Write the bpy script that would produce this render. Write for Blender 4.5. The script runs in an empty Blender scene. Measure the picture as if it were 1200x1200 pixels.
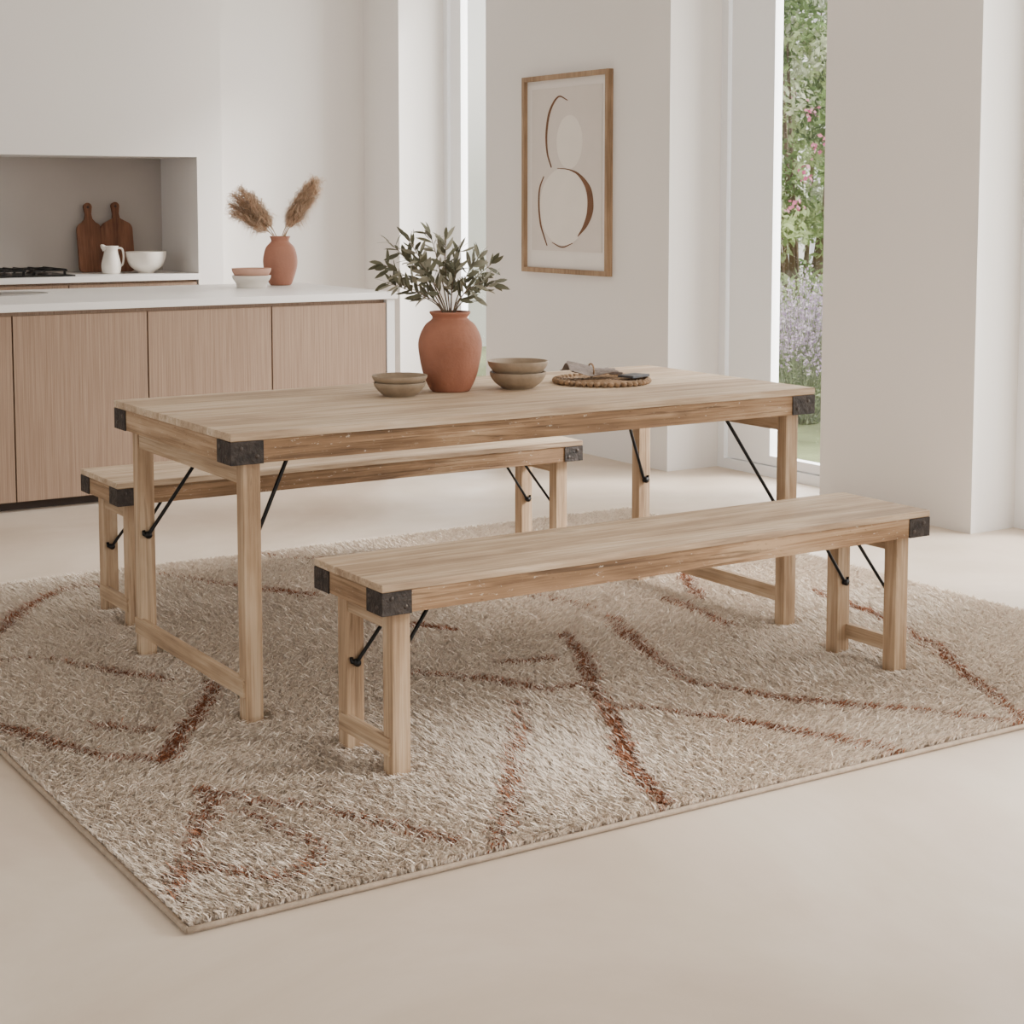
import bpy, bmesh, math, random
import numpy as np
from mathutils import Vector, Matrix
random.seed(7); rng=np.random.default_rng(7)
scene=bpy.context.scene; coll=scene.collection

# ------------------------------------------------------------ helpers
def s2l(c):
    return tuple(((v/255)/12.92 if v/255<=0.04045 else ((v/255+0.055)/1.055)**2.4) for v in c)+(1.0,)
def link(o,parent=None):
    coll.objects.link(o)
    if parent is not None: o.parent=parent
    return o
def thing(name,loc,label,cat,group=None,rotz=0):
    e=bpy.data.objects.new(name,None); e.empty_display_size=.05; e.location=loc; e.rotation_euler=(0,0,rotz)
    link(e); e["label"]=label; e["category"]=cat
    if group: e["group"]=group
    return e
def meta(o,label,cat,group=None):
    o["label"]=label; o["category"]=cat
    if group: o["group"]=group
    return o
def structure(o): o["kind"]="structure"; return o
def mesh_obj(name,bm,mat,loc=(0,0,0),parent=None,smooth=False):
    me=bpy.data.meshes.new(name); bm.normal_update(); bm.to_mesh(me); bm.free()
    if smooth:
        for p in me.polygons: p.use_smooth=True
    if mat: 
        for m in (mat if isinstance(mat,(list,tuple)) else [mat]): me.materials.append(m)
    o=bpy.data.objects.new(name,me); o.location=loc
    return link(o,parent)
def bm_box(bm,x0,x1,y0,y1,z0,z1,bev=0,mi=0):
    r=bmesh.ops.create_cube(bm,size=1)
    vs=r['verts']
    for v in vs: v.co=Vector(((x0+x1)/2+v.co.x*(x1-x0),(y0+y1)/2+v.co.y*(y1-y0),(z0+z1)/2+v.co.z*(z1-z0)))
    fs=set(f for v in vs for f in v.link_faces)
    for f in fs: f.material_index=mi
    if bev:
        es=list(set(e for v in vs for e in v.link_edges))
        bmesh.ops.bevel(bm,geom=es,offset=bev,segments=2,affect='EDGES',profile=.6)
def box(name,x0,x1,y0,y1,z0,z1,mat,parent=None,bev=0.0):
    c=((x0+x1)/2,(y0+y1)/2,(z0+z1)/2)
    bm=bmesh.new(); bm_box(bm,x0-c[0],x1-c[0],y0-c[1],y1-c[1],z0-c[2],z1-c[2],bev)
    return mesh_obj(name,bm,mat,c,parent)
def boxes(name,lst,mat,parent=None,bev=0):
    bm=bmesh.new()
    for b in lst: bm_box(bm,*b,bev)
    return mesh_obj(name,bm,mat,(0,0,0),parent)
def lathe(name,prof,mat,loc=(0,0,0),parent=None,seg=48,wob=0):
    bm=bmesh.new(); rings=[]
    for (r,z) in prof:
        if r<1e-5: rings.append([bm.verts.new((0,0,z))])
        else: rings.append([bm.verts.new((r*math.cos(2*math.pi*i/seg)*(1+wob*math.sin(3*2*math.pi*i/seg+z*20)),r*math.sin(2*math.pi*i/seg),z)) for i in range(seg)])
    for a,b in zip(rings,rings[1:]):
        for i in range(seg):
            j=(i+1)%seg
            if len(a)==1 and len(b)==1: continue
            if len(a)==1: bm.faces.new((a[0],b[j],b[i]))
            elif len(b)==1: bm.faces.new((a[i],a[j],b[0]))
            else: bm.faces.new((a[i],a[j],b[j],b[i]))
    bmesh.ops.recalc_face_normals(bm,faces=bm.faces)
    return mesh_obj(name,bm,mat,loc,parent,True)
def smooth_prof(pts,n=6):
    out=[]
    P=[Vector(p) for p in pts]; P=[2*P[0]-P[1]]+P+[2*P[-1]-P[-2]]
    for i in range(1,len(P)-2):
        for k in range(n):
            t=k/n; a,b,c,d=P[i-1],P[i],P[i+1],P[i+2]
            q=.5*((2*b)+(c-a)*t+(2*a-5*b+4*c-d)*t*t+(3*b-a-3*c+d)*t**3); out.append(q)
    out.append(P[-2]); return out
def bm_tube(bm,pts,rad,seg=8,cap=True):
    pts=[Vector(p) for p in pts]; n=len(pts)
    rads=rad if isinstance(rad,(list,tuple)) else [rad]*n
    rings=[]; up=Vector((0.13,.21,.97))
    for i,p in enumerate(pts):
        t=(pts[min(i+1,n-1)]-pts[max(i-1,0)]).normalized()
        a=t.cross(up)
        if a.length<.05: a=t.cross(Vector((1,0,0)))
        a.normalize(); b=t.cross(a).normalized()
        rings.append([bm.verts.new(p+(a*math.cos(2*math.pi*k/seg)+b*math.sin(2*math.pi*k/seg))*rads[i]) for k in range(seg)])
    for r,s in zip(rings,rings[1:]):
        for k in range(seg): bm.faces.new((r[k],r[(k+1)%seg],s[(k+1)%seg],s[k]))
    if cap: bm.faces.new(rings[0][::-1]); bm.faces.new(rings[-1])
def np_mesh(name,verts,faces_n,loops,mat,parent=None,loc=(0,0,0),colors=None):
    me=bpy.data.meshes.new(name)
    nv=len(verts); me.vertices.add(nv); me.vertices.foreach_set('co',np.asarray(verts,dtype=np.float32).ravel())
    me.loops.add(len(loops)); me.loops.foreach_set('vertex_index',np.asarray(loops,dtype=np.int32))
    nf=len(faces_n); me.polygons.add(nf)
    ls=np.concatenate([[0],np.cumsum(faces_n)[:-1]]).astype(np.int32)
    me.polygons.foreach_set('loop_start',ls)
    try: me.polygons.foreach_set('loop_total',np.asarray(faces_n,dtype=np.int32))
    except Exception: pass
    me.update(calc_edges=True)
    if colors is not None:
        ca=me.color_attributes.new('Col','FLOAT_COLOR','POINT'); ca.data.foreach_set('color',np.asarray(colors,dtype=np.float32).ravel())
    me.materials.append(mat)
    o=bpy.data.objects.new(name,me); o.location=loc
    return link(o,parent)

# ------------------------------------------------------------ materials
def newmat(name):
    m=bpy.data.materials.new(name); m.use_nodes=True; nt=m.node_tree
    return m,nt,nt.nodes,nt.links,nt.nodes['Principled BSDF']
def ramp(nd,stops):
    r=nd.new('ShaderNodeValToRGB'); e=r.color_ramp.elements
    e[0].position=stops[0][0]; e[0].color=stops[0][1]; e[1].position=stops[-1][0]; e[1].color=stops[-1][1]
    for p,c in stops[1:-1]:
        x=e.new(p); x.color=c
    return r
def plain(name,col,rough=.6,var=.08,scale=6,bump=.0,bscale=60,metal=0,coord='Object',detail=5):
    m,nt,nd,lk,b=newmat(name)
    tc=nd.new('ShaderNodeTexCoord'); n=nd.new('ShaderNodeTexNoise'); n.inputs['Scale'].default_value=scale; n.inputs['Detail'].default_value=detail
    lk.new(tc.outputs[coord],n.inputs['Vector'])
    c=s2l(col); lo=tuple(v*(1-var) for v in c[:3])+(1,); hi=tuple(min(1,v*(1+var)) for v in c[:3])+(1,)
    r=ramp(nd,[(.3,lo),(.7,hi)]); lk.new(n.outputs['Fac'],r.inputs['Fac']); lk.new(r.outputs['Color'],b.inputs['Base Color'])
    b.inputs['Roughness'].default_value=rough; b.inputs['Metallic'].default_value=metal
    if bump:
        n2=nd.new('ShaderNodeTexNoise'); n2.inputs['Scale'].default_value=bscale; n2.inputs['Detail'].default_value=6
        lk.new(tc.outputs[coord],n2.inputs['Vector'])
        bp=nd.new('ShaderNodeBump'); bp.inputs['Strength'].default_value=bump; bp.inputs['Distance'].default_value=.01
        lk.new(n2.outputs['Fac'],bp.inputs['Height']); lk.new(bp.outputs['Normal'],b.inputs['Normal'])
    return m
def wood(name,dark,mid,light,axis='X',plank=0,flecks=False,rough=.72,grain=1.0,pl_off=0.0,knots=.5,crack=.3):
    m,nt,nd,lk,b=newmat(name)
    tc=nd.new('ShaderNodeTexCoord'); oi=nd.new('ShaderNodeObjectInfo')
    mul=nd.new('ShaderNodeMath'); mul.operation='MULTIPLY'; mul.inputs[1].default_value=37.0; lk.new(oi.outputs['Random'],mul.inputs[0])
    sep=nd.new('ShaderNodeSeparateXYZ'); lk.new(tc.outputs['Object'],sep.inputs[0])
    off=nd.new('ShaderNodeVectorMath'); off.operation='ADD'; lk.new(tc.outputs['Object'],off.inputs[0]); 
    comb=nd.new('ShaderNodeCombineXYZ'); 
    pr=None
    if plank:
        ad=nd.new('ShaderNodeMath'); ad.operation='ADD'; ad.inputs[1].default_value=pl_off; lk.new(sep.outputs['Y'],ad.inputs[0])
        dv=nd.new('ShaderNodeMath'); dv.operation='DIVIDE'; dv.inputs[1].default_value=plank; lk.new(ad.outputs[0],dv.inputs[0])
        fl=nd.new('ShaderNodeMath'); fl.operation='FLOOR'; lk.new(dv.outputs[0],fl.inputs[0])
        wn=nd.new('ShaderNodeTexWhiteNoise'); wn.noise_dimensions='1D'; lk.new(fl.outputs[0],wn.inputs['W'])
        pr=wn.outputs['Value']
        fr=nd.new('ShaderNodeMath'); fr.operation='FRACT'; lk.new(dv.outputs[0],fr.inputs[0])
        m2=nd.new('ShaderNodeMath'); m2.operation='MULTIPLY_ADD'; m2.inputs[1].default_value=11.; lk.new(pr,m2.inputs[0]); lk.new(mul.outputs[0],m2.inputs[2])
        for k in range(3): lk.new(m2.outputs[0],comb.inputs[k])
    else:
        for k in range(3): lk.new(mul.outputs[0],comb.inputs[k])
    lk.new(comb.outputs[0],off.inputs[1])
    def stretched(s_long,s_cross):
        mp=nd.new('ShaderNodeMapping'); lk.new(off.outputs[0],mp.inputs[0])
        sc=[s_cross*grain]*3; sc['XYZ'.index(axis)]=s_long; mp.inputs['Scale'].default_value=sc; return mp.outputs[0]
    def noise(vec,scale,detail,rgh=.6,dist=0):
        n=nd.new('ShaderNodeTexNoise'); n.inputs['Scale'].default_value=scale; n.inputs['Detail'].default_value=detail; n.inputs['Roughness'].default_value=rgh; n.inputs['Distortion'].default_value=dist
        lk.new(vec,n.inputs['Vector']); return n.outputs['Fac']
    n1=noise(stretched(.9,14),1.6,8,.62,.9)
    n2=noise(stretched(3.,120),1.5,4)
    mx=nd.new('ShaderNodeMix'); mx.inputs[0].default_value=.35; lk.new(n1,mx.inputs[2]); lk.new(n2,mx.inputs[3])
    fac=mx.outputs[0]
    nb=noise(stretched(2.2,5),1.0,4,.55,.3)
    bl=nd.new('ShaderNodeMath'); bl.operation='MULTIPLY_ADD'; bl.inputs[1].default_value=.5; bl.inputs[2].default_value=-.25; lk.new(nb,bl.inputs[0])
    a3=nd.new('ShaderNodeMath'); a3.operation='ADD'; lk.new(fac,a3.inputs[0]); lk.new(bl.outputs[0],a3.inputs[1]); fac=a3.outputs[0]
    if pr is not None:
        a=nd.new('ShaderNodeMath'); a.operation='MULTIPLY_ADD'; a.inputs[1].default_value=.10; a.inputs[2].default_value=-.05; lk.new(pr,a.inputs[0])
        a2=nd.new('ShaderNodeMath'); a2.operation='ADD'; lk.new(fac,a2.inputs[0]); lk.new(a.outputs[0],a2.inputs[1]); fac=a2.outputs[0]
    r=ramp(nd,[(.34,s2l(dark)),(.5,s2l(mid)),(.64,s2l(light))]); lk.new(fac,r.inputs['Fac'])
    col=r.outputs['Color']
    def over(col,f,c,amt):
        g=nd.new('ShaderNodeMath'); g.operation='MULTIPLY'; g.inputs[1].default_value=amt; lk.new(f,g.inputs[0])
        mm=nd.new('ShaderNodeMix'); mm.data_type='RGBA'; lk.new(g.outputs[0],mm.inputs[0]); lk.new(col,mm.inputs[6]); mm.inputs[7].default_value=s2l(c); return mm.outputs[2]
    dk=tuple(int(v*.70) for v in dark)
    if knots:
        vo=nd.new('ShaderNodeTexVoronoi'); vo.inputs['Scale'].default_value=1.0; lk.new(stretched(2.4,8),vo.inputs['Vector'])
        rk=ramp(nd,[(.03,(1,1,1,1)),(.12,(0,0,0,1))]); lk.new(vo.outputs['Distance'],rk.inputs['Fac'])
        sc_=nd.new('ShaderNodeSeparateColor'); lk.new(vo.outputs['Color'],sc_.inputs[0])
        gt=nd.new('ShaderNodeMath'); gt.operation='GREATER_THAN'; gt.inputs[1].default_value=.5; lk.new(sc_.outputs[0],gt.inputs[0])
        km=nd.new('ShaderNodeMath'); km.operation='MULTIPLY'; lk.new(rk.outputs['Color'],km.inputs[0]); lk.new(gt.outputs[0],km.inputs[1])
        col=over(col,km.outputs[0],dk,knots)
    if plank:
        g=nd.new('ShaderNodeMath'); g.operation='LESS_THAN'; g.inputs[1].default_value=.012; lk.new(fr.outputs[0],g.inputs[0])
        col=over(col,g.outputs[0],(116,94,72),.45)
    n5=noise(stretched(1.4,46),1.3,5,.6,.8); r5=ramp(nd,[(.36,(1,1,1,1)),(.42,(0,0,0,1))]); lk.new(n5,r5.inputs['Fac'])
    col=over(col,r5.outputs['Color'],dk,crack)
    if flecks:
        mp3=nd.new('ShaderNodeMapping'); lk.new(off.outputs[0],mp3.inputs[0]); mp3.inputs['Scale'].default_value=(26,26,70)
        mp3.inputs['Rotation'].default_value=(0,.3,.1)
        n3=noise(mp3.outputs[0],1.3,8,.76)
        r3=ramp(nd,[(.61,(0,0,0,1)),(.66,(1,1,1,1))]); lk.new(n3,r3.inputs['Fac'])
        col=over(col,r3.outputs['Color'],(212,198,180),.75)
        r4=ramp(nd,[(.33,(1,1,1,1)),(.38,(0,0,0,1))]); lk.new(n3,r4.inputs['Fac'])
        col=over(col,r4.outputs['Color'],(88,64,46),.65)
    lk.new(col,b.inputs['Base Color']); b.inputs['Roughness'].default_value=rough
    b.inputs['Specular IOR Level'].default_value=.3
    bp=nd.new('ShaderNodeBump'); bp.inputs['Strength'].default_value=.35; bp.inputs['Distance'].default_value=.003
    lk.new(mx.outputs[0],bp.inputs['Height']); lk.new(bp.outputs['Normal'],b.inputs['Normal'])
    return m
def attr_mat(name,rough=.9,transl=0):
    m,nt,nd,lk,b=newmat(name)
    a=nd.new('ShaderNodeAttribute'); a.attribute_name='Col'
    lk.new(a.outputs['Color'],b.inputs['Base Color']); b.inputs['Roughness'].default_value=rough
    b.inputs['Specular IOR Level'].default_value=.2
    if transl:
        t=nd.new('ShaderNodeBsdfTranslucent'); lk.new(a.outputs['Color'],t.inputs[0]); mx=nd.new('ShaderNodeMixShader'); mx.inputs[0].default_value=transl
        lk.new(b.outputs[0],mx.inputs[1]); lk.new(t.outputs[0],mx.inputs[2]); lk.new(mx.outputs[0],nd['Material Output'].inputs[0])
    return m

M_wall=plain('plaster_wall',(222,217,212),.85,.015,1.2,.04,35)
M_niche_shaded=plain('shaded_niche_plaster',(176,168,161),.85,.04,2,.05,40)  # wall plaster in a darker grey, the niche's shade put into the colour
M_white=plain('white_plaster',(240,239,237),.8,.01,2)
M_frame=plain('white_frame_paint',(234,234,234),.45,.01,2)
M_ceil=plain('ceiling_paint',(236,234,231),.9,.01,2)
M_counter=plain('white_stone',(232,229,226),.35,.02,3)
M_iron=plain('dark_iron',(52,45,41),.65,.6,45,.5,90,metal=.3,detail=8)
M_rivet=plain('rivet_iron',(70,62,57),.5,.2,60,metal=.5)
M_black=plain('black_steel',(28,27,27),.4,.1,20,metal=.6)
M_steel=plain('brushed_steel',(170,168,165),.3,.05,20,metal=.9)
M_terra=plain('terracotta',(152,100,78),.8,.2,9,.25,70)
M_terra2=plain('terracotta_light',(164,114,94),.8,.1,9,.2,70)
M_terra3=plain('pale_terracotta',(196,154,134),.8,.08,9,.1,70)
M_stone=plain('stoneware',(148,131,110),.6,.14,30,.1,90)
M_cer=plain('cream_ceramic',(225,218,208),.5,.03,9)
M_rope=plain('seagrass',(142,115,88),.9,.4,60,.4,200)
M_cloth=plain('grey_linen',(140,129,123),.95,.2,90,.3,300)
M_darkbook=plain('dark_slate',(62,62,66),.5,.1,20)
M_bark=plain('olive_bark',(104,88,70),.85,.2,40)
M_strawstem=plain('straw_stem',(178,150,120),.9,.1,30)
M_top=wood('table_top_wood',(155,132,109),(184,161,135),(205,186,162),'X',plank=.17,pl_off=.02,knots=.4,crack=.33)
M_btop=wood('bench_top_wood',(147,124,101),(178,155,129),(202,182,158),'X',plank=.116,pl_off=.0,knots=.45,crack=.35)
M_apX=wood('apron_wood_long',(106,81,58),(145,115,86),(181,152,121),'X',flecks=True,crack=.6,knots=.65)
M_apY=wood('apron_wood_end',(121,95,71),(155,127,98),(184,157,128),'Y',flecks=True,crack=.5)
M_leg=wood('leg_wood',(134,108,83),(169,142,113),(194,170,142),'Z',knots=.55,crack=.38)
M_rail=wood('rail_wood',(140,115,90),(173,147,118),(196,172,144),'Y')
M_board=wood('walnut_board',(84,54,40),(116,78,58),(138,96,74),'Z',knots=0)
M_oakf=wood('oak_frame',(120,96,72),(148,122,96),(166,140,112),'Z',knots=0)

def cab_wood():
    m,nt,nd,lk,b=newmat('oak_veneer')
    tc=nd.new('ShaderNodeTexCoord'); oi=nd.new('ShaderNodeObjectInfo')
    ad=nd.new('ShaderNodeVectorMath'); ad.operation='ADD'; lk.new(tc.outputs['Object'],ad.inputs[0]); lk.new(oi.outputs['Random'],ad.inputs[1])
    mp=nd.new('ShaderNodeMapping'); mp.inputs['Scale'].default_value=(90,90,1.6); lk.new(ad.outputs[0],mp.inputs[0])
    n=nd.new('ShaderNodeTexNoise'); n.inputs['Scale'].default_value=1.6; n.inputs['Detail'].default_value=7; n.inputs['Roughness'].default_value=.65; lk.new(mp.outputs[0],n.inputs['Vector'])
    w=nd.new('ShaderNodeTexWave'); w.wave_type='BANDS'; w.bands_direction='X'; w.inputs['Scale'].default_value=38; w.inputs['Distortion'].default_value=0; lk.new(tc.outputs['Object'],w.inputs['Vector'])
    mx=nd.new('ShaderNodeMix'); mx.inputs[0].default_value=.07; lk.new(n.outputs['Fac'],mx.inputs[2]); lk.new(w.outputs['Fac'],mx.inputs[3])
    r=ramp(nd,[(.25,s2l((124,100,82))),(.5,s2l((147,122,102))),(.75,s2l((165,141,120)))]); lk.new(mx.outputs[0],r.inputs['Fac']); lk.new(r.outputs['Color'],b.inputs['Base Color'])
    b.inputs['Roughness'].default_value=.6
    return m
M_cab=cab_wood()
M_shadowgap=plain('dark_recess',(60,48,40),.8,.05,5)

def floor_mat():
    m,nt,nd,lk,b=newmat('microcement_floor')
    tc=nd.new('ShaderNodeTexCoord')
    n=nd.new('ShaderNodeTexNoise'); n.inputs['Scale'].default_value=.9; n.inputs['Detail'].default_value=9; n.inputs['Roughness'].default_value=.62; n.inputs['Distortion'].default_value=.6; lk.new(tc.outputs['Object'],n.inputs['Vector'])
    r=ramp(nd,[(.3,s2l((184,167,149))),(.52,s2l((202,186,169))),(.72,s2l((216,203,188)))]); lk.new(n.outputs['Fac'],r.inputs['Fac']); lk.new(r.outputs['Color'],b.inputs['Base Color'])
    n2=nd.new('ShaderNodeTexNoise'); n2.inputs['Scale'].default_value=5; n2.inputs['Detail'].default_value=6; lk.new(tc.outputs['Object'],n2.inputs['Vector'])
    r2=ramp(nd,[(.3,(.40,.40,.40,1)),(.7,(.60,.60,.60,1))]); lk.new(n2.outputs['Fac'],r2.inputs['Fac']); lk.new(r2.outputs['Color'],b.inputs['Roughness'])
    return m
M_floor=floor_mat()

# ------------------------------------------------------------ room shell
XW=3.46; TW=.42; YB=5.9; ZC=3.0
structure(box('floor',-6,XW+TW+.1,-7,6.6,-.12,0,M_floor))
structure(box('ceiling',-6,XW+TW,-7,6.6,ZC,ZC+.15,M_ceil))
win=[(4.40,5.43),(1.665,2.69),(-.85,.78),(-3.6,-2.1),(-6.0,-4.6)]  # window wall extended out of view to block the sun, last two openings added
WT=2.85
blk=[]
cur=6.6
for (a,b) in win:
    x=3.525 if b==.78 else XW
    blk.append((x,XW+TW,b,cur,0,ZC)); cur=a
    blk.append((XW,XW+TW,a,b,WT,ZC))
blk.append((XW,XW+TW,-7,cur,0,ZC))
structure(boxes('wall_right',blk,M_wall))
structure(box('wall_back',2.41,XW,YB,6.6,0,ZC,M_wall))
NX=2.25; NY=5.75; NZ=1.6
structure(boxes('wall_kitchen',[(NX,2.41,NY,6.6,0,ZC),(-6,NX,NY,6.6,NZ,ZC)],M_wall))
structure(boxes('wall_niche',[(-6,NX,6.35,6.5,0,NZ)],M_niche_shaded))
mg,nt,nd,lk,bb=newmat('clear_glass')
tr=nd.new('ShaderNodeBsdfTransparent'); gl=nd.new('ShaderNodeBsdfGlossy'); gl.inputs['Roughness'].default_value=.02
mx=nd.new('ShaderNodeMixShader'); mx.inputs[0].default_value=.04; lk.new(tr.outputs[0],mx.inputs[1]); lk.new(gl.outputs[0],mx.inputs[2]); lk.new(mx.outputs[0],nd['Material Output'].inputs[0])
for i,(a,b) in enumerate(win[:4]):
    x0=XW+TW-.10; x1=XW+TW-.02
    st=.05
    wd=.33 if i==1 else .14
    fr=[(x0,x1,a,a+st,0,WT),(x0,x1,b-st,b,0,WT),(x0,x1,a+st,b-st,WT-.06,WT),(x0,x1,a+st,b-st,0,.05),
        (x0+.015,x1-.015,b-st-wd,b-st-.012,.055,WT-.065),(x0+.015,x1-.015,a+st+.012,a+st+.10,.055,WT-.065),
        (x0+.015,x1-.015,a+st+.1,b-st-wd,.055,.10),(x0+.015,x1-.015,a+st+.1,b-st-wd,WT-.15,WT-.065)]
    w=structure(boxes('window_%d'%(i+1),fr,M_frame))
    box('glass_pane',x0+.035,x0+.041,a+st+.1,b-st-wd,.10,WT-.15,mg,w)

# ------------------------------------------------------------ trestle furniture
def bracket(parent,cx,cy,sx,sy,z0,z1,ln,mat):
    t=.004
    bm=bmesh.new()
    def bb(xa,xb,ya,yb): bm_box(bm,min(xa,xb),max(xa,xb),min(ya,yb),max(ya,yb),z0,z1,.0012)
    bb(cx-sx*t,cx+sx*ln,cy-sy*t,cy)
    bb(cx-sx*t,cx,cy,cy+sy*ln)
    zm=(z0+z1)/2
    for q in (.28,.78):
        for axis in (0,1):
            c=Vector((cx+sx*ln*q,cy-sy*t,zm+(.012 if q<.5 else -.010))) if axis==0 else Vector((cx-sx*t,cy+sy*ln*q,zm+(-.01 if q<.5 else .012)))
            r=bmesh.ops.create_uvsphere(bm,u_segments=10,v_segments=6,radius=.0060)
            for v in r['verts']:
                if axis==0: v.co.y*=.5
                else: v.co.x*=.5
                v.co+=c
            for f in set(f for v in r['verts'] for f in v.link_faces): f.material_index=1
    return mesh_obj('corner_bracket',bm,[mat,M_rivet],(0,0,0),parent)
def trestle(name,loc,L,W,H,label,cat,topmat,thk,slab,ix,iy,a,brl,rail_lo,rail_up,rods,rrad,group=None):
    base=.006
    T=thing(name,loc,label,cat,group)
    bm=bmesh.new(); bm_box(bm,-.004,L+.004,-.004,W+.004,H-slab,H,.0025)
    es=[e for e in bm.edges if abs(e.verts[0].co.x-e.verts[1].co.x)>L*.8]
    bmesh.ops.subdivide_edges(bm,edges=es,cuts=26)
    for v in bm.verts:
        if v.co.y<.01 or v.co.y>W-.01: v.co.y+=random.uniform(-.0014,.0014)
        if v.co.z<H-slab*.5: v.co.z+=random.uniform(-.0002,.0012)
    mesh_obj('table_top' if 'table' in name else 'seat',bm,topmat,(0,0,0),T)
    t=.024; z0=H-thk; z1=H-slab
    box('apron',0,L,0,t,z0,z1,M_apX,T,.0015); box('apron',0,L,W-t,W,z0,z1,M_apX,T,.0015)
    box('apron',0,t,t,W-t,z0,z1,M_apY,T,.0015); box('apron',L-t,L,t,W-t,z0,z1,M_apY,T,.0015)
    for (cx,sx) in ((0,1),(L,-1)):
        for (cy,sy) in ((0,1),(W,-1)): bracket(T,cx,cy,sx,sy,z0-.001,z1-.001,brl,M_iron)
    k=0
    for (lx,sx) in ((ix,1),(L-ix-a,-1)):
        for (ly,sy) in ((iy,1),(W-iy-a,-1)):
            ztop=H-slab
            box('leg',lx,lx+a,max(ly,t) if sy>0 else ly,ly+a if sy>0 else min(ly+a,W-t),base,ztop,M_leg,T,.002)
            yy=(ly+a+.006) if sy>0 else (ly-.006)
            za,zb,rspan=rods[k]; k+=1
            xa=lx+a*.5; xb=xa+sx*rspan
            bm=bmesh.new()
            bm_tube(bm,[(xa-sx*.012,yy-sy*.004,za+.014),(xa-sx*.012,yy,za+.002),(xa-sx*.003,yy,za-.004),(xa+sx*.010,yy,za+.012),(xb-sx*.01,yy,zb-.014),(xb,yy,zb),(xb+sx*.006,yy,zb+.02)],rrad,8)
            bm_tube(bm,[(xa,yy-sy*.008,za),(xa,yy+sy*.008,za)],rrad*1.9,10)
            mesh_obj('brace_rod',bm,M_black,(0,0,0),T,True)
        xo=ix if sx>0 else L-ix
        x0,x1=(xo-.006,xo+.012) if sx>0 else (xo-.012,xo+.006)
        box('rail',x0,x1,iy+.012,W-iy-.012,rail_lo[0],rail_lo[1],M_rail,T,.0015)
        x0,x1=(xo+.004,xo+.026) if sx>0 else (xo-.026,xo-.004)
        box('rail',x0,x1,iy+a,W-iy-a,rail_up[0],rail_up[1],M_rail,T,.0015)
    return T
TL,TWd,TH=1.942,.846,.763
table=trestle('dining_table',(0,0,0),TL,TWd,TH,'long reclaimed wood dining table with iron corners on the rug','dining table',M_top,.080,.021,.040,.018,.048,.086,(.075,.122),(.625,.668),[(.42,.69,.13),(.37,.69,.24),(.365,.69,.235),(.37,.69,.12)],.0055)
BL,BW,BH=1.739,.343,.474
bench=trestle('bench',(.122,-.5655,0),BL,BW,BH,'reclaimed wood bench with black iron corners on the shaggy rug','bench',M_btop,.072,.018,.041,.032,.047,.074,(.055,.098),(.352,.392),[(.24,.41,.12),(.225,.41,.15),(.23,.41,.14),(.225,.41,.13)],.0048,'wooden benches around the dining table')
b2=bench.copy(); coll.objects.link(b2); b2.location=(.089,1.094,0); b2["label"]='reclaimed wood bench standing between the dining table and kitchen'
for c in list(bench.children):
    k=c.copy(); coll.objects.link(k); k.parent=b2

# ------------------------------------------------------------ camera
F=1981.8; CYP=412.54; PHI=.5679; TH_=math.atan(F/22000)
cam=bpy.data.cameras.new('camera'); co=bpy.data.objects.new('camera',cam); coll.objects.link(co)
cam.sensor_width=36; cam.lens=F/1200*36; cam.shift_y=(CYP-600)/1200; cam.clip_end=200
fw=Vector((math.sin(PHI)*math.cos(TH_),math.cos(PHI)*math.cos(TH_),-math.sin(TH_)))
co.location=(-1.6592,-3.9024,1.3447); co.rotation_euler=fw.to_track_quat('-Z','Y').to_euler()
scene.camera=co

# ------------------------------------------------------------ rug
lines=[(.9,1,[(-.25,1.23),(-.11,1.5),(.1,1.72),(.24,1.72)]),(.7,.8,[(-.34,.91),(-.21,.91),(-.1,.71),(.01,.47)]),(.7,1.3,[(-.28,.17),(-.21,.08)]),
(1,1.3,[(-.25,-.16),(-.11,.07),(.11,.39)]),(.75,.9,[(-.5,.32),(-.43,.13),(-.36,-.04),(-.25,-.16)]),(.75,.9,[(.48,1.76),(.6,1.52),(.8,1.18)]),
(.8,.9,[(-.26,-.4),(-.18,-.53),(-.07,-.65),(-.01,-.81),(.07,-.97)]),(.65,1,[(-.26,-.43),(-.41,-.74),(-.51,-.93)]),
(.8,1,[(-.24,-.56),(-.2,-.74),(-.16,-.82),(-.23,-.92),(-.32,-.96),(-.42,-.8)]),(.5,.9,[(.71,-.2),(.54,-.51),(.33,-.8),(.13,-1.05)]),
(.7,1,[(.61,.19),(.73,.03),(.84,-.15),(.98,-.18)]),(1,1.35,[(1.23,.29),(.97,-.17),(.86,-.43),(.69,-.75),(.57,-1.02)]),(.8,1,[(1.46,.4),(1.32,.02),(1.21,-.29),(1.27,-.4)]),
(.85,1.1,[(.89,-.39),(1.01,-.53),(1.14,-.72),(1.23,-.94),(1.26,-1.07)]),(.7,.9,[(1.21,-.25),(1.31,-.53),(1.44,-.72),(1.57,-.89),(1.69,-1.05)]),
(.85,1.1,[(2.28,.33),(2.21,-.03),(2.06,-.43),(1.84,-.82),(1.69,-1.08)]),(.6,.8,[(2.07,-.32),(1.99,-.57),(1.8,-.88)]),(.8,1.2,[(.88,.13),(1.02,.11)]),
(.75,1,[(1.74,.52),(1.7,.12)]),(.8,1,[(2.06,.75),(1.85,.45)]),(.8,1,[(.81,.76),(.95,.53)]),(.5,1,[(.9,1.9),(1.07,1.67)]),(.5,1,[(1.3,.95),(1.43,.72),(1.47,.53)])]
RX0,RX1,RY0,RY1=-.55,2.645,-1.055,1.92
rug=thing('rug',((RX0+RX1)/2,(RY0+RY1)/2,0),'cream shaggy wool rug with faded rust abstract lines','rug')
rug_c=np.array([(RX0+RX1)/2,(RY0+RY1)/2])
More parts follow.
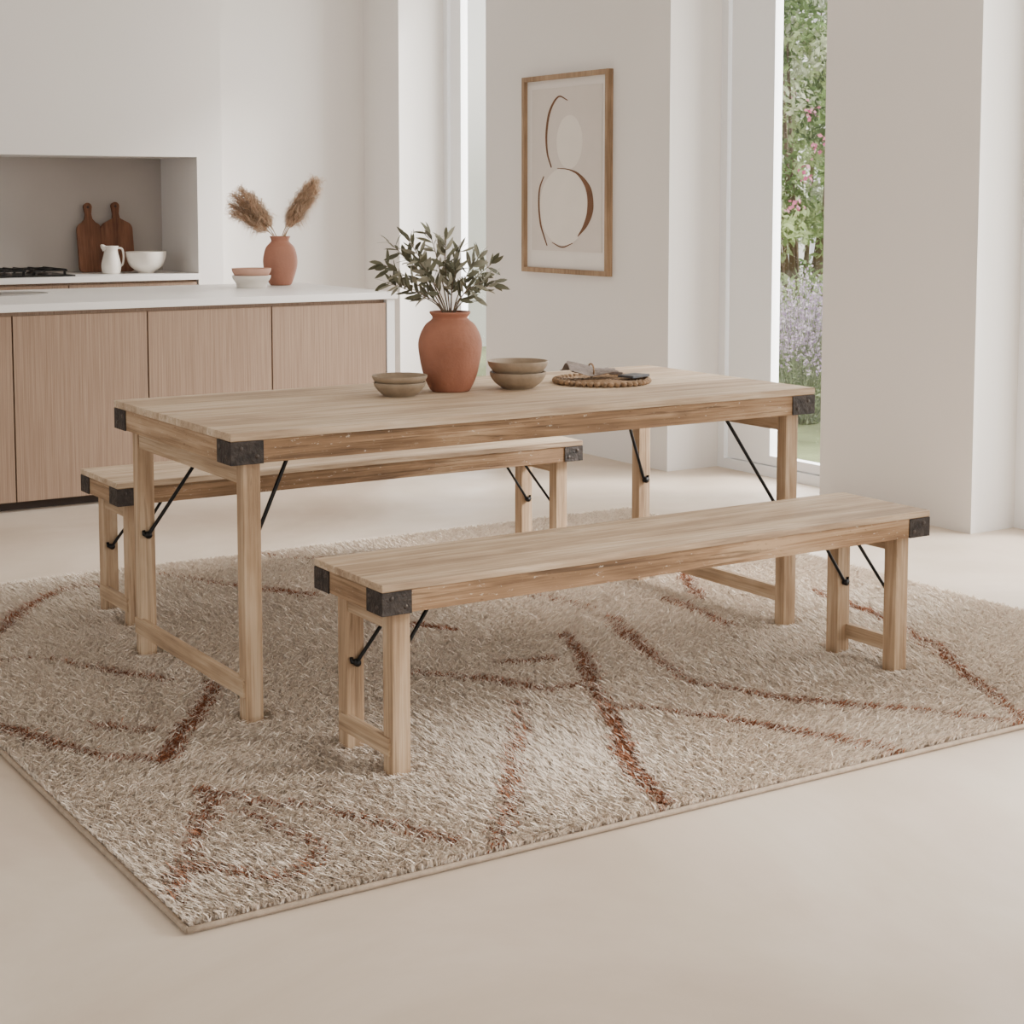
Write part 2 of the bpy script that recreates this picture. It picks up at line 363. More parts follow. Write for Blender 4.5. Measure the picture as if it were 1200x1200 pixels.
M_back=plain('rug_backing',(210,196,181),.95,.05,30)
M_bind=plain('rug_binding',(164,147,129),.9,.15,60,.3,300)
hx,hy=(RX1-RX0)/2,(RY1-RY0)/2
box('backing',-hx,hx,-hy,hy,.0008,.0052,M_back,rug)
bm=bmesh.new()
for a,b in (((-hx,-hy),(hx,-hy)),((hx,-hy),(hx,hy)),((hx,hy),(-hx,hy)),((-hx,hy),(-hx,-hy))):
    n=60; bm_tube(bm,[(a[0]+(b[0]-a[0])*i/n,a[1]+(b[1]-a[1])*i/n,.0080) for i in range(n+1)],.0065,6)
mesh_obj('binding',bm,M_bind,(0,0,0),rug,True)
N=480000
x=rng.uniform(-hx+.006,hx-.006,N); y=rng.uniform(-hy+.006,hy-.006,N)
wx=x+rug_c[0]; wy=y+rug_c[1]
keep=np.ones(N,bool); press=np.ones(N)
def feet(ox,oy,L,W,ix,iy,a):
    global keep,press
    for lx in (ix,L-ix-a):
        for ly in (iy,W-iy-a):
            keep&=~((wx>ox+lx-.003)&(wx<ox+lx+a+.003)&(wy>oy+ly-.003)&(wy<oy+ly+a+.003))
            dxx=np.maximum(np.abs(wx-(ox+lx+a/2))-a/2,0); dyy=np.maximum(np.abs(wy-(oy+ly+a/2))-a/2,0)
            press=np.minimum(press,np.clip(.45+np.hypot(dxx,dyy)/.04*.55,.45,1))
feet(0,0,TL,TWd,.04,.018,.048); feet(.122,-.5655,BL,BW,.041,.032,.047); feet(.089,1.094,BL,BW,.041,.032,.047)
x=x[keep];y=y[keep];wx=wx[keep];wy=wy[keep];press=press[keep];N=len(x)
def fn(x,y,k,s):
    r=np.random.default_rng(s); v=0
    for i in range(6):
        a=r.uniform(0,2*np.pi); q=k*r.uniform(.6,1.6); v=v+np.sin(q*(x*np.cos(a)+y*np.sin(a))+r.uniform(0,6.28))
    return v/6
pm_=np.zeros(N)
wob=.03*fn(wx,wy,9,3)+.014*fn(wx,wy,30,5); wob2=.03*fn(wx,wy,9,4)+.014*fn(wx,wy,30,6)
wl=.016+.012*fn(wx,wy,7,9); br_=np.clip(.9+.9*fn(wx,wy,6,12),.3,1)
for (stg,wf,l) in lines:
    for (p,q) in zip(l,l[1:]):
        p=np.array(p);q=np.array(q); d=q-p; t=np.clip(((wx+wob-p[0])*d[0]+(wy+wob2-p[1])*d[1])/(d@d),0,1)
        dd=np.hypot(wx+wob-p[0]-t*d[0],wy+wob2-p[1]-t*d[1])
        pm_=np.maximum(pm_,np.clip((wl*wf-dd)/.034+.5,0,1)*stg*br_)
isl=rng.uniform(0,1,N)<pm_*.95
ang=1.6*fn(wx,wy,4,20)+rng.normal(0,.75,N)+4.1
lean=.014+.016*rng.uniform(0,1,N)+.003*fn(wx,wy,14,22)
ht=(.016+.011*rng.uniform(0,1,N)+.003*fn(wx,wy,11,25))*press
ca,sa=np.cos(ang),np.sin(ang)
lean=np.minimum(lean,np.maximum(.002,np.minimum(hx-np.abs(x),hy-np.abs(y))+.006))
w=.0018*rng.uniform(.7,1.3,N); wa=ang+np.pi/2+rng.normal(0,.5,N); cw,sw=np.cos(wa)*w,np.sin(wa)*w
z0=.005
V=np.zeros((N,5,3))
V[:,0]=np.stack([x-cw,y-sw,np.full(N,z0)],1); V[:,1]=np.stack([x+cw,y+sw,np.full(N,z0)],1)
mx_,my_=x+ca*lean*.3,y+sa*lean*.3; mz=z0+ht*.65
V[:,2]=np.stack([mx_+cw*1.1,my_+sw*1.1,mz],1); V[:,3]=np.stack([mx_-cw*1.1,my_-sw*1.1,mz],1)
V[:,4]=np.stack([x+ca*lean,y+sa*lean,z0+ht],1)
idx=np.arange(N)[:,None]*5
loops=np.concatenate([idx+np.array([[0,1,2,3]]),idx+np.array([[3,2,4]])],1).ravel()
fnn=np.tile([4,3],N)
b=np.array(s2l((246,234,220))[:3]); rc=np.array(s2l((164,112,84))[:3]); gr=np.array(s2l((220,204,189))[:3])
c=b[None]*(1+.05*rng.normal(0,1,N)[:,None])
k=(rng.uniform(0,1,N)<.13)[:,None]; c=np.where(k,gr[None],c)
c=np.where(isl[:,None],rc[None]*(1+.16*rng.normal(0,1,N)[:,None]),c)
c=np.clip(c*(1+.03*fn(wx,wy,4,31))[:,None],.02,.98)
cc=np.repeat(c[:,None,:],5,1); cc[:,:2]*=.9  # strand roots darkened in the vertex colour, as shade between the tufts
col=np.concatenate([cc,np.ones((N,5,1))],2)
M_pile=attr_mat('wool_pile',.95,transl=.12)
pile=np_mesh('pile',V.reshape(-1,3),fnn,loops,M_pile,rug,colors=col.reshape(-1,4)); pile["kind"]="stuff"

# ------------------------------------------------------------ kitchen island
IY=3.32; IB=4.45; IX1=2.225; pitch=.603
edges=[IX1-pitch*i for i in range(6)]
for i in range(5):
    x1=edges[i]; x0=edges[i+1]
    T=thing('island_cabinet',((x0+x1)/2,(IY+IB)/2,0),'oak island cabinet with flat door under white worktop','cabinet','island cabinet units')
    h=(x1-x0)/2; dd=(IB-IY)/2
    box('body',-h,h,-dd+.024,dd,.07,.865,M_cab,T)
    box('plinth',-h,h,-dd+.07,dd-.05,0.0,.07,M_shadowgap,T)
    box('door',-h+.003,h-.003,-dd,-dd+.0225,.045,.848,M_cab,T,.0015)
ep=box('end_panel',IX1+.002,IX1+.045,IY-.005,IB,0,.864,M_white,None,.002); meta(ep,'white end panel closing the side of the kitchen island','panel')
ct=box('worktop',edges[-1],IX1+.055,IY-.02,IB+.01,.866,.9,M_counter,None,.003); meta(ct,'long white stone worktop covering the kitchen island','worktop')
sk=thing('sink',(.55,4.1,.9),'oval steel sink set into the white island worktop','sink')
lathe('basin',[(0.0,.0012),(.17,.0012),(.185,.003),(.195,.006),(.2,.004),(.202,.0005)],M_steel,(0,0,0),sk)
lathe('drain',[(0,.004),(.03,.004),(.034,.0015)],M_black,(0,0,0),sk)
for c in sk.children: c.scale=(1.3,.8,1)

bx=[2.245,1.45,.65,-.15]
for i in range(3):
    x1,x0=bx[i],bx[i+1]
    T=thing('base_cabinet',((x0+x1)/2,6.05,0),'oak base cabinet under the white niche worktop','cabinet','niche base cabinets')
    h=(x1-x0)/2
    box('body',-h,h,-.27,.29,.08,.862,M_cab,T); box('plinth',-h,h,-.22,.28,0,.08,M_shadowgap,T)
    box('door',-h+.003,h-.003,-.292,-.272,.09,.85,M_cab,T,.0015)
w2=box('worktop',-.15,2.246,5.735,6.347,.864,.9,M_counter,None,.003); meta(w2,'white stone worktop running inside the kitchen niche','worktop')
hob=thing('gas_hob',(1.12,6.02,.9),'black gas hob with iron pan supports on the worktop','hob')
box('glass_plate',-.38,.38,-.24,.24,.0,.008,M_black,hob,.002)
for bx_ in (-.24,0,.24):
    for by_ in (-.11,.11):
        lathe('burner',[(0,.022),(.035,.022),(.04,.018),(.045,.008)],M_iron,(bx_,by_,0),hob,24)
    bm=bmesh.new()
    for q in (-.09,0,.09): bm_box(bm,bx_-.006+q,bx_+.006+q,-.21,.21,.034,.044)
    for q in (-.21,0,.2): bm_box(bm,bx_-.1,bx_+.1,q-.005,q+.007,.03,.04)
    for q in (-.2,.19):
        for r_ in (-.09,.09): bm_box(bm,bx_+r_-.006,bx_+r_+.006,q,q+.012,.008,.034)
    mesh_obj('pan_support',bm,M_black,(0,0,0),hob)
def board(loc,w,h,lean,label):
    T=thing('cutting_board',loc,label,'cutting board','wooden cutting boards leaning in the niche')
    pts=[]
    hw=w/2; r=.03; hb=h*.72
    def arc(cx,cz,rr,a0,a1,n=8):
        for i in range(n+1):
            a=math.radians(a0+(a1-a0)*i/n); pts.append((cx+rr*math.cos(a),cz+rr*math.sin(a)))
    arc(-hw+r,r,r,180,270); arc(hw-r,r,r,270,360)
    arc(hw-.05,hb-.05,.05,0,70); pts.append((.024,hb+.02)); pts.append((.019,hb+.05))
    arc(0,h-.026,.026,-20,200,12)
    pts.append((-.019,hb+.05)); pts.append((-.024,hb+.02)); arc(-hw+.05,hb-.05,.05,110,180)
    bm=bmesh.new(); vs=[bm.verts.new((p[0],0,p[1])) for p in pts]; f=bm.faces.new(vs)
    g=bmesh.ops.extrude_face_region(bm,geom=[f]); 
    for v in g['geom']:
        if isinstance(v,bmesh.types.BMVert): v.co.y+=.018
    bmesh.ops.recalc_face_normals(bm,faces=bm.faces)
    mesh_obj('board',bm,M_board,(0,0,0),T)
    bm=bmesh.new(); bm_tube(bm,[(0,-.001,h-.028),(0,.019,h-.028)],.008,14); mesh_obj('hanging_hole',bm,M_shadowgap,(0,0,0),T)
    T.rotation_euler=(lean,0,0)
    return T
board((1.755,6.235,.902),.155,.43,-.16,'walnut cutting board with rounded handle leaning behind the pitcher')
board((1.93,6.235,.902),.20,.435,-.16,'wider dark walnut cutting board leaning against the niche wall')
pj=thing('pitcher',(1.785,5.98,.9),'small cream ceramic pitcher standing before the cutting boards','pitcher')
lathe('body',smooth_prof([(0.0,0.002),(.045,.0),(.056,.02),(.058,.06),(.046,.11),(.04,.14),(.046,.168)])+[Vector((.042,.168)),Vector((.036,.14)),Vector((.042,.1)),Vector((.05,.05)),Vector((0,.02))],M_cer,(0,0,0),pj,32)
bm=bmesh.new(); bm_tube(bm,smooth_prof([(.040,0,.155),(.068,0,.15),(.078,0,.11),(.072,0,.06),(.052,0,.04)]),.006,8); mesh_obj('handle',bm,M_cer,(0,0,0),pj,True)
bm=bmesh.new(); bm_tube(bm,[(-.036,0,.15),(-.052,0,.166),(-.062,0,.174)],[.02,.014,.006],10); mesh_obj('spout',bm,M_cer,(0,0,0),pj,True)
def bowl(name,loc,r,h,mat,label,group=None,foot=.45,cat='bowl'):
    T=thing(name,loc,label,cat,group)
    pr=smooth_prof([(r*foot,0),(r*foot*1.02,h*.06),(r*.80,h*.35),(r*.96,h*.72),(r,h)],5)
    pr=[Vector((0,0))]+pr+[Vector((r*.985,h*1.01)),Vector((r*.955,h*.985))]+smooth_prof([(r*.92,h*.74),(r*.74,h*.4),(r*.4,h*.16),(0,h*.12)],5)
    lathe('bowl_body',pr,mat,(0,0,0),T)
    return T
bowl('bowl',(2.0,5.97,.9),.122,.13,M_cer,'white ceramic bowl on the niche worktop beside the pitcher',foot=.4)

def vase(name,loc,prof,mat,label):
    T=thing(name,loc,label,'vase')
    p=smooth_prof(prof,6); inner=[Vector((max(q.x-.007,.001),q.y)) for q in p[::-1]][:-8]
    lathe('vase_body',[Vector((0,0))]+p+inner+[Vector((0,inner[-1].y))],mat,(0,0,0),T)
    return T
vase('vase',(2.075,4.2,.9),[(.05,0),(.062,.015),(.086,.09),(.089,.14),(.075,.195),(.052,.222),(.046,.232),(.052,.25),(.055,.255)],M_terra2,'small terracotta vase holding pampas plumes on the island worktop')
bowl('bowl',(1.845,4.05,.9),.098,.062,M_cer,'white ceramic bowl under a terracotta bowl on the island','stacked bowls on the island worktop',foot=.75)
bowl('bowl',(1.845,4.05,.932),.1,.066,M_terra3,'pale terracotta bowl stacked in a white bowl','stacked bowls on the island worktop',foot=.6)
pp=thing('pampas_grass',(2.075,4.2,.9),'dried tan pampas grass plumes fanning out of terracotta vase','dried grass')
R=Vector((.843,-.538,0)); Fd=Vector((.538,.843,0))
bm=bmesh.new()
pl=[(-.23,.46,.0),(-.25,.41,.04),(-.19,.49,-.04),(-.23,.37,-.03),(-.15,.46,.02),(-.20,.43,.05),(.175,.54,.0),(.14,.51,.05),(.195,.49,-.04),(.12,.46,.03),(.19,.53,.04),(.16,.44,-.03)]
SV=[];SL=[];SC=[]
for (a,hh,fz) in pl:
    tip=R*a+Fd*fz+Vector((0,0,hh))
    p=[Vector((0,0,.03)),Vector((a*.08,fz*.3,.23)),R*(a*.5)+Fd*fz*.6+Vector((0,0,.23+(hh-.23)*.55)),tip]
    p=[Vector(q) for q in smooth_prof(p,8)]
    bm_tube(bm,p,.002,5)
    n=len(p)
    for i in range(int(n*.55),n):
        for s in range(60):
            t=(i-n*.5)/(n*.5); base=p[i]+Vector(rng.normal(0,.008,3))
            tan=(p[min(i+1,n-1)]-p[i-1]).normalized()
            rd=Vector(rng.normal(0,1,3)); rd=(rd-tan*rd.dot(tan)).normalized()
            ln=.09*(1.1-.5*t)*random.uniform(.5,1.1)
            e=base+tan*ln*.55+rd*ln*.8-Vector((0,0,.42*ln)); mid=base+tan*ln*.45+rd*ln*.42
            sd=tan.cross(rd).normalized()*.0011
            k0=len(SV); SV+= [base-sd,base+sd,mid+sd,mid-sd,e]
            SL.append(k0); g=random.uniform(.75,1.15); cc_=s2l((216,190,164)); SC+= [(cc_[0]*g,cc_[1]*g,cc_[2]*g,1)]*5
mesh_obj('stem',bm,M_strawstem,(0,0,0),pp,True)
SLn=np.array(SL)[:,None]
M_pl=attr_mat('pampas_plume',.95,transl=.4)
np_mesh('plume',np.array([tuple(v) for v in SV]),np.tile([4,3],len(SL)),np.concatenate([SLn+np.array([[0,1,2,3]]),SLn+np.array([[3,2,4]])],1).ravel(),M_pl,pp,colors=np.array(SC))

# ------------------------------------------------------------ table setting
TZ=TH
vase('vase',(.945,.53,TZ),[(.052,0),(.062,.006),(.082,.05),(.096,.12),(.0955,.16),(.078,.20),(.058,.218),(.054,.226),(.062,.238),(.062,.243)],M_terra,'round terracotta vase with olive branches on the dining table')
ol=thing('olive_branches',(.945,.53,TZ),'grey-green olive branches arranged in the terracotta vase','foliage')
bm=bmesh.new(); LV=[];LI=[];LC=[]
def leaf(base,dr,nrm,ln,wd,colr):
    dr=dr.normalized(); sd=dr.cross(nrm)
    if sd.length<1e-3: sd=dr.cross(Vector((1,0,0)))
    sd.normalize(); nn=sd.cross(dr)
    k=len(LV)
    LV.append(base)
    for t,w_ in ((.25,.8),(.55,1.),(.82,.6)):
        c0=base+dr*ln*t-nn*(ln*.12*t*t)
        LV.extend([c0-sd*wd*w_*.5+nn*wd*.12,c0+sd*wd*w_*.5+nn*wd*.12])
    LV.append(base+dr*ln-nn*ln*.12)
    LI.extend([(3,(k,k+2,k+1)),(4,(k+1,k+2,k+4,k+3)),(4,(k+3,k+4,k+6,k+5)),(3,(k+5,k+6,k+7))])
    LC.extend([colr]*8)
br=[(-.20,.385,.0),(-.185,.45,.05),(-.13,.47,-.03),(-.06,.475,.03),(-.01,.46,-.06),(.03,.43,.05),(.09,.41,-.02),(.125,.385,.07),(-.15,.33,-.07),(.10,.34,-.08),(-.09,.40,-.10),(-.14,.40,.10),(.135,.33,.0),(-.195,.33,.03),(.02,.37,-.04)]
for (a,hh,fz) in br:
    tip=R*a+Fd*fz+Vector((0,0,hh))
    p=smooth_prof([Vector((0,0,.06)),R*a*.10+Fd*fz*.1+Vector((0,0,.235)),R*(a*.55)+Fd*fz*.6+Vector((random.uniform(-.01,.01),0,.235+(hh-.235)*.65)),tip],9)
    bm_tube(bm,p,[.0028-.0018*i/(len(p)-1) for i in range(len(p))],6)
    n=len(p); st=int(n*.5)
    for i in range(st,n):
        tan=(p[min(i+1,n-1)]-p[i-1]).normalized()
        for sgn in (-1,1):
            if random.random()<.28: continue
            rd=Vector(rng.normal(0,1,3)); rd=(rd-tan*rd.dot(tan)).normalized()*sgn
            dr=tan*random.uniform(.35,.9)+rd*random.uniform(.5,.95)
            g=random.uniform(.7,1.25); cbase=s2l((98,98,80)) if random.random()<.62 else s2l((148,146,128))
            leaf(p[i],dr,Vector(rng.normal(0,1,3)),random.uniform(.04,.062),random.uniform(.011,.017),(cbase[0]*g,cbase[1]*g,cbase[2]*g,1))
    leaf(p[-1],(p[-1]-p[-2]),Vector((0,0,1)),.045,.012,s2l((98,98,80)))
mesh_obj('stem',bm,M_bark,(0,0,0),ol,True)
np_mesh('leaves',np.array([tuple(v) for v in LV]),[q[0] for q in LI],np.concatenate([q[1] for q in LI]),attr_mat('olive_leaf',.6,transl=.15),ol,colors=np.array(LC))
g='stoneware bowls on the dining table'
bowl('bowl',(.75,.495,TZ),.078,.042,M_stone,'lower beige stoneware bowl of a stack beside the vase',g,foot=.6)
bowl('bowl',(.75,.495,TZ+.024),.083,.038,M_stone,'upper shallow stoneware bowl of the smaller stack',g,foot=.65)
bowl('bowl',(1.155,.475,TZ),.088,.052,M_stone,'lower stoneware bowl of the larger stack on the table',g,foot=.55)
bowl('bowl',(1.155,.475,TZ+.034),.094,.052,M_stone,'upper wide stoneware bowl of the larger stack',g,foot=.6)
pm=thing('placemat',(1.47,.47,TZ),'round braided seagrass placemat with beaded edge on the table','placemat')
bm=bmesh.new(); pts=[]
tt=0
while True:
    r=.008+.0105*tt/(2*math.pi)
    if r>.132: break
    pts.append((r*math.cos(tt),r*math.sin(tt),.006+.0012*math.sin(tt*9))); tt+=.16 if r>.04 else .35
bm_tube(bm,pts,.0058,6); mesh_obj('braid',bm,M_rope,(0,0,0),pm,True)
bm=bmesh.new()
for i in range(44):
    a=2*math.pi*i/44; r=bmesh.ops.create_uvsphere(bm,u_segments=8,v_segments=6,radius=.0115)
    for v in r['verts']: v.co=Vector((v.co.x+.148*math.cos(a),v.co.y+.148*math.sin(a),v.co.z*.75+.0088))
mesh_obj('beaded_edge',bm,M_rope,(0,0,0),pm,True)
npk=thing('napkin',(1.45,.50,TZ+.018),'rumpled grey linen napkin gathered on the woven placemat','napkin')
bm=bmesh.new(); nu,nv=32,18; grid=[]
for i in range(nu):
    row=[]
    s=i/(nu-1)*2-1
    for j in range(nv):
        q=j/(nv-1)*2-1
        wdt=.026+.036*abs(s)**1.2
        row.append(bm.verts.new((s*.082+.008*math.sin(q*4),q*wdt,.002+.020*(1-abs(s))*(1-q*q)+.016*abs(math.sin(q*6+s*2))*(.3+abs(s))+ .03*max(0,-s)**.6*(1-q*q))))
    grid.append(row)
for i in range(nu-1):
    for j in range(nv-1): bm.faces.new((grid[i][j],grid[i+1][j],grid[i+1][j+1],grid[i][j+1]))
o=mesh_obj('cloth',bm,M_cloth,(0,0,0),npk,True); md=o.modifiers.new('s','SOLIDIFY'); md.thickness=.002; md.offset=1; sb=o.modifiers.new('d','SUBSURF'); sb.levels=1; sb.render_levels=1
npk.rotation_euler=(0,0,-.3)
bm=bmesh.new(); bm_tube(bm,[(0.0,.029*math.cos(a),.021+.020*math.sin(a)) for a in [2*math.pi*i/24 for i in range(25)]],.003,8); mesh_obj('napkin_ring',bm,M_rope,(0,0,0),npk,True)
sl=thing('notebook',(1.56,.42,TZ+.018),'small dark slate notebook lying on the woven placemat','notebook',rotz=.3)
box('cover',-.045,.045,-.03,.03,0,.008,M_darkbook,sl,.001); box('pages',-.043,.046,-.028,.028,.002,.006,M_cer,sl)

# ------------------------------------------------------------ picture
AX=XW; AY0,AY1,AZ0,AZ1=3.16,3.97,.95,2.01
pc=thing('picture_frame',(AX,(AY0+AY1)/2,(AZ0+AZ1)/2),'oak framed abstract line art print hanging on the wall','framed picture')
hw,hh=(AY1-AY0)/2,(AZ1-AZ0)/2; fwid=.026; dp=.035
bm=bmesh.new()
bm_box(bm,-dp,-.001,-hw,hw,hh-fwid,hh,.001); bm_box(bm,-dp,-.001,-hw,hw,-hh,-hh+fwid,.001)
bm_box(bm,-dp,-.001,-hw,-hw+fwid,-hh+fwid,hh-fwid,.001); bm_box(bm,-dp,-.001,hw-fwid,hw,-hh+fwid,hh-fwid,.001)
mesh_obj('frame',bm,M_oakf,(0,0,0),pc)
M_mat=plain('picture_mat',(222,215,208),.8,.02,8); M_print=plain('print_paper',(206,197,188),.8,.02,8); M_shape=plain('print_pale_shape',(222,214,205),.8,.02,8); M_ink=plain('print_brown_ink',(104,70,46),.8,.15,30)
box('mat',-.012,-.002,-hw+fwid-.001,hw-fwid+.001,-hh+fwid-.001,hh-fwid+.001,M_mat,pc)
box('print',-.0145,-.0125,-hw+.075,hw-.075,-hh+.12,hh-.07,M_print,pc)
def P2(px,py):
    return (hw-(px-614)/100*2*hw, hh-(py-88)/232*2*hh)
def flat(name,pts,mat,x):
    bm=bmesh.new(); vs=[bm.verts.new((x,)+P2(*p)) for p in pts]; bm.faces.new(vs); g=bmesh.ops.extrude_face_region(bm,geom=list(bm.faces))
    for v in g['geom']:
        if isinstance(v,bmesh.types.BMVert): v.co.x-=.0006
    bmesh.ops.recalc_face_normals(bm,faces=bm.faces); return mesh_obj(name,bm,mat,(0,0,0),pc)
def ell(cx,cy,rx,ry,n=40): return [(cx+rx*math.cos(2*math.pi*i/n),cy+ry*math.sin(2*math.pi*i/n)) for i in range(n)]
flat('pale_circle',ell(668,167,15,31),M_shape,-.0147); flat('pale_oval',ell(661,242,28,45),M_shape,-.0147)
def stroke(pts,w):
    p=smooth_prof([Vector((a,b)) for a,b in pts],8); n=len(p); L_=[];R_=[]
    for i in range(n):
        t=(p[min(i+1,n-1)]-p[max(i-1,0)]); t.normalize(); nn=Vector((-t.y,t.x)); k=i/(n-1)
        ww=np.interp(k,np.linspace(0,1,len(w)),w)*.5; L_.append(tuple(p[i]+nn*ww)); R_.append(tuple(p[i]-nn*ww))
    flat('ink_line',L_+R_[::-1],M_ink,-.0155)
stroke([(666,119),(655,114),(645,130),(641,155),(642,178),(647,196)],[1.0,2.0,2.6,2.4,2.0,1.4])
stroke([(638,206),(633,220),(632,240),(634,262),(638,276),(642,288)],[1.2,1.8,2.0,2.0,1.6,1.2])
stroke([(654,197),(668,199),(680,206),(690,222),(692,244),(687,262),(678,276)],[.8,1.4,3,6,7,5,1])
stroke([(672,284),(660,289),(648,284)],[.8,1.8,.8])

# ------------------------------------------------------------ garden
M_grass=plain('garden_soil_and_lawn',(140,150,108),.95,.3,3,.5,30)
gd=box('garden_ground',XW+TW+.12,18,-8,16,-.16,-.06,M_grass); gd["kind"]="structure"
gw=box('wall_garden',3.9,11,9.9,10.1,-.06,3.6,M_white); gw["kind"]="structure"
M_leafs=attr_mat('shrub_leaf',.6,transl=.3)
def quads(c,d,e,s,asp):
    return np.stack([c-d*s,c+e*s*asp,c+d*s,c-e*s*asp],1)
def rnd_dirs(n):
    d=rng.normal(0,1,(n,3)); d/=np.linalg.norm(d,axis=1)[:,None]; e=np.cross(d,rng.normal(0,1,(n,3))); e/=np.linalg.norm(e,axis=1)[:,None]; return d,e
def emit(part,V,ci,T):
    n=len(V); C=np.concatenate([np.repeat(ci[:,None],4,1),np.ones((n,4,1))],2)
    np_mesh(part,V.reshape(-1,3),np.full(n,4),np.arange(n*4),M_leafs,T,colors=C.reshape(-1,4))
def shrub(name,cx,cy,rx,ry,h,ncl,per,sz,cols,label,flowers=None):
    T=thing(name,(cx,cy,-.06),label,'shrub','garden shrubs outside the window')
    th=rng.uniform(0,2*np.pi,ncl); zz=rng.uniform(.02,.95,ncl); rr=np.sqrt(rng.uniform(.25,1,ncl))*.82
    env=np.sqrt(np.clip(1-(zz*.95)**4,.1,1))
    cc=np.stack([rx*rr*env*np.cos(th),ry*rr*env*np.sin(th),zz*h],1)
    cb=rng.uniform(.65,1.25,ncl); ck=rng.integers(0,len(cols),ncl)
    n=ncl*per; ids=np.repeat(np.arange(ncl),per)
    dd=rng.normal(0,1,(n,3)); dd/=np.linalg.norm(dd,axis=1)[:,None]
    c=cc[ids]+dd*(rng.uniform(.05,.15,n)[:,None])*np.array([1,1,1.1])
    c[:,2]=np.clip(c[:,2],.01,h)
    d,e=rnd_dirs(n); s=sz*rng.uniform(.5,1.4,n)[:,None]
    base=np.array([s2l(q)[:3] for q in cols])
    ci=base[ck[ids]]*(cb[ids]*rng.uniform(.75,1.2,n))[:,None]
    emit('foliage',quads(c,d,e,s,.42),np.clip(ci,0,.9),T)
    if flowers:
        fc,per2,cols2,zr,th0=flowers
        th=np.where(np.arange(fc)%2<1,th0+rng.uniform(-.6,.6,fc),rng.uniform(0,2*np.pi,fc)); z=rng.uniform(zr[0],zr[1],fc)
        f0=np.stack([rx*.98*np.cos(th),ry*.98*np.sin(th),z],1); ids=np.repeat(np.arange(fc),per2); n=fc*per2
        c=f0[ids]+rng.normal(0,.034,(n,3)); d,e=rnd_dirs(n); s=.020*rng.uniform(.6,1.2,n)[:,None]
        ci=np.array([s2l(q)[:3] for q in cols2])[rng.integers(0,len(cols2),n)]*rng.uniform(.8,1.1,n)[:,None]
        emit('blossom',quads(c,d,e,s,.8),ci,T)
    bm=bmesh.new()
    for i in range(6): 
        a=i*1.1; bm_tube(bm,[(.05*math.cos(a),.05*math.sin(a),0),(rx*.3*math.cos(a),ry*.3*math.sin(a),h*.4),(rx*.5*math.cos(a),ry*.5*math.sin(a),h*.8)],[.03,.02,.008],6)
    mesh_obj('branch',bm,M_bark,(0,0,0),T,True)
greens=[(160,182,122),(188,204,152),(128,154,98),(212,220,192),(104,130,80)]
shrub('shrub',7.1,5.7,.75,1.0,3.6,290,85,.034,greens,'tall leafy green shrub with pink blossoms outside the window',(32,16,[(222,130,166),(238,170,198),(206,104,148)],(1.3,2.4),-2.31))
shrub('shrub',6.9,2.5,.8,.95,3.2,190,70,.036,greens,'dense green garden shrub outside the tall window')
shrub('shrub',9.4,8.3,1.1,.9,3.9,220,70,.04,greens,'tall green garden shrub growing behind the flowering one')
shrub('shrub',6.35,7.6,.6,.55,1.1,60,70,.03,greens,'low rounded green shrub growing near the garden wall')
lv=thing('lavender_bush',(5.6,4.1,-.06),'pale purple lavender bush growing outside the window','shrub','garden shrubs outside the window')
ns=900; th=rng.uniform(0,2*np.pi,ns); r0=np.sqrt(rng.uniform(0,1,ns)); bxy=np.stack([.12*r0*np.cos(th),.14*r0*np.sin(th)],1)
txy=bxy*3.6+rng.normal(0,.03,(ns,2)); tz=(1.0-.35*r0)*rng.uniform(.62,1.02,ns)
A=np.concatenate([bxy,np.zeros((ns,1))],1); B=np.concatenate([txy,tz[:,None]],1); dv=B-A
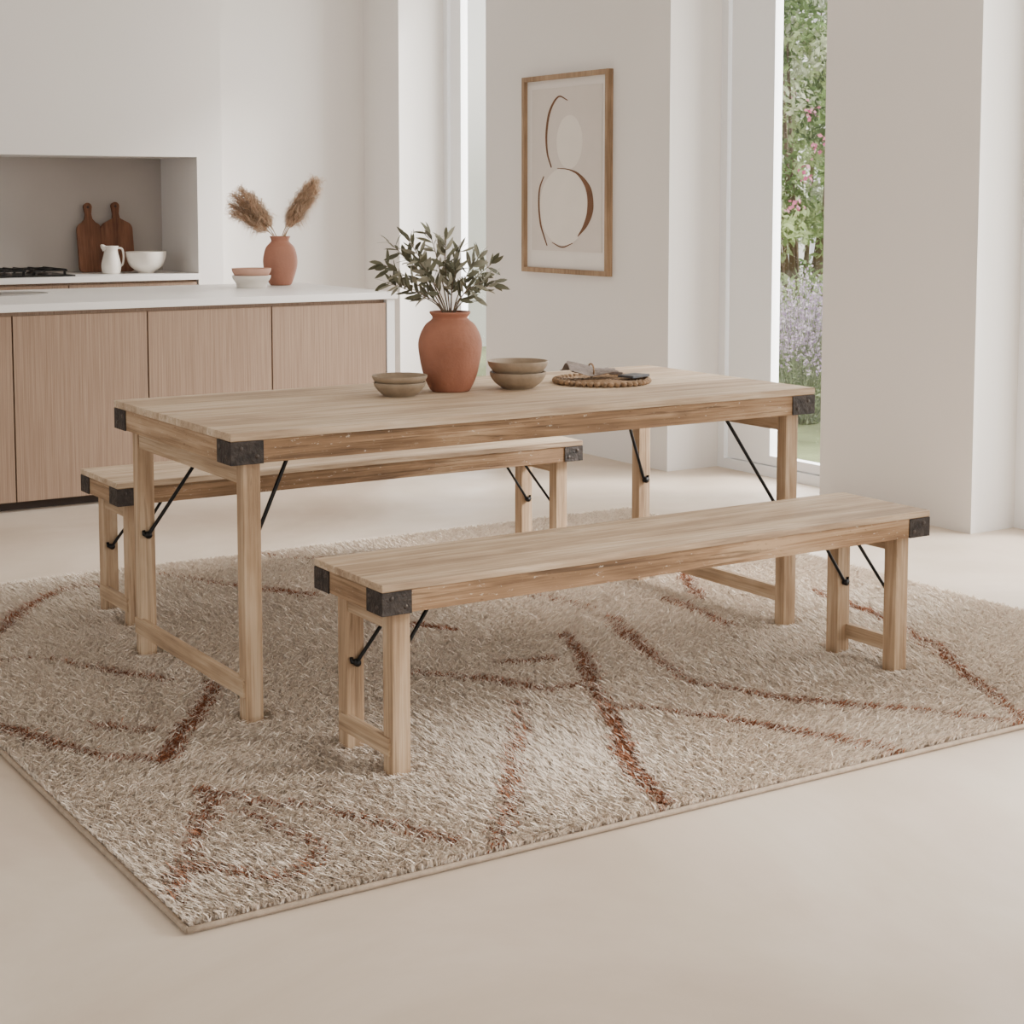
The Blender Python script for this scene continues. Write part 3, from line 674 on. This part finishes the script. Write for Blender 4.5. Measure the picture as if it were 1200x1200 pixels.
sdv=np.cross(dv,rng.normal(0,1,(ns,3))); sdv/=np.linalg.norm(sdv,axis=1)[:,None]
Vs=np.stack([A-sdv*.003,A+sdv*.003,B+sdv*.002,B-sdv*.002],1)
emit('stem',Vs,np.tile(np.array(s2l((150,164,124))[:3]),(ns,1))*rng.uniform(.6,1.2,ns)[:,None],lv)
per=10; ids=np.repeat(np.arange(ns),per); n=ns*per; t=rng.uniform(.80,1.03,n)[:,None]
c=A[ids]+dv[ids]*t+rng.normal(0,.006,(n,3)); d,e=rnd_dirs(n)
emit('blossom',quads(c,d,e,.011*rng.uniform(.7,1.3,n)[:,None],.7),np.array([s2l(q)[:3] for q in [(204,180,212),(220,204,226),(234,222,234),(188,164,202)]])[rng.integers(0,4,n)],lv)
per=9; ids=np.repeat(np.arange(ns),per); n=ns*per; t=rng.uniform(.05,.72,n)[:,None]
c=A[ids]+dv[ids]*t+rng.normal(0,.012,(n,3)); d,e=rnd_dirs(n)
emit('foliage',quads(c,d,e,.022*rng.uniform(.7,1.3,n)[:,None],.25),np.array([s2l(q)[:3] for q in [(150,166,124),(178,190,152),(118,140,92)]])[rng.integers(0,3,n)],lv)

# ------------------------------------------------------------ light
w=bpy.data.worlds.new('world'); scene.world=w; w.use_nodes=True
bg=w.node_tree.nodes['Background']; bg.inputs[0].default_value=(1.0,.988,.97,1); bg.inputs[1].default_value=1.32
sun=bpy.data.lights.new('sun','SUN'); sun.energy=9; sun.angle=math.radians(20); sun.color=(1,.97,.93)
so=bpy.data.objects.new('sun',sun); coll.objects.link(so)
sd=Vector((.72,-.42,.52)); so.rotation_euler=sd.to_track_quat('Z','Y').to_euler(); so.location=(8,-4,6)
for i,(a,b) in enumerate(win):
    al=bpy.data.lights.new('window_light','AREA'); al.shape='RECTANGLE'; al.size=b-a-.1; al.size_y=2.6; al.energy=95; al.color=(1,.988,.965)
    ao=bpy.data.objects.new('window_light',al); coll.objects.link(ao); ao.location=(XW+TW+.12,(a+b)/2,1.45)
    ao.rotation_euler=Vector((1,0,.0)).to_track_quat('Z','Y').to_euler()
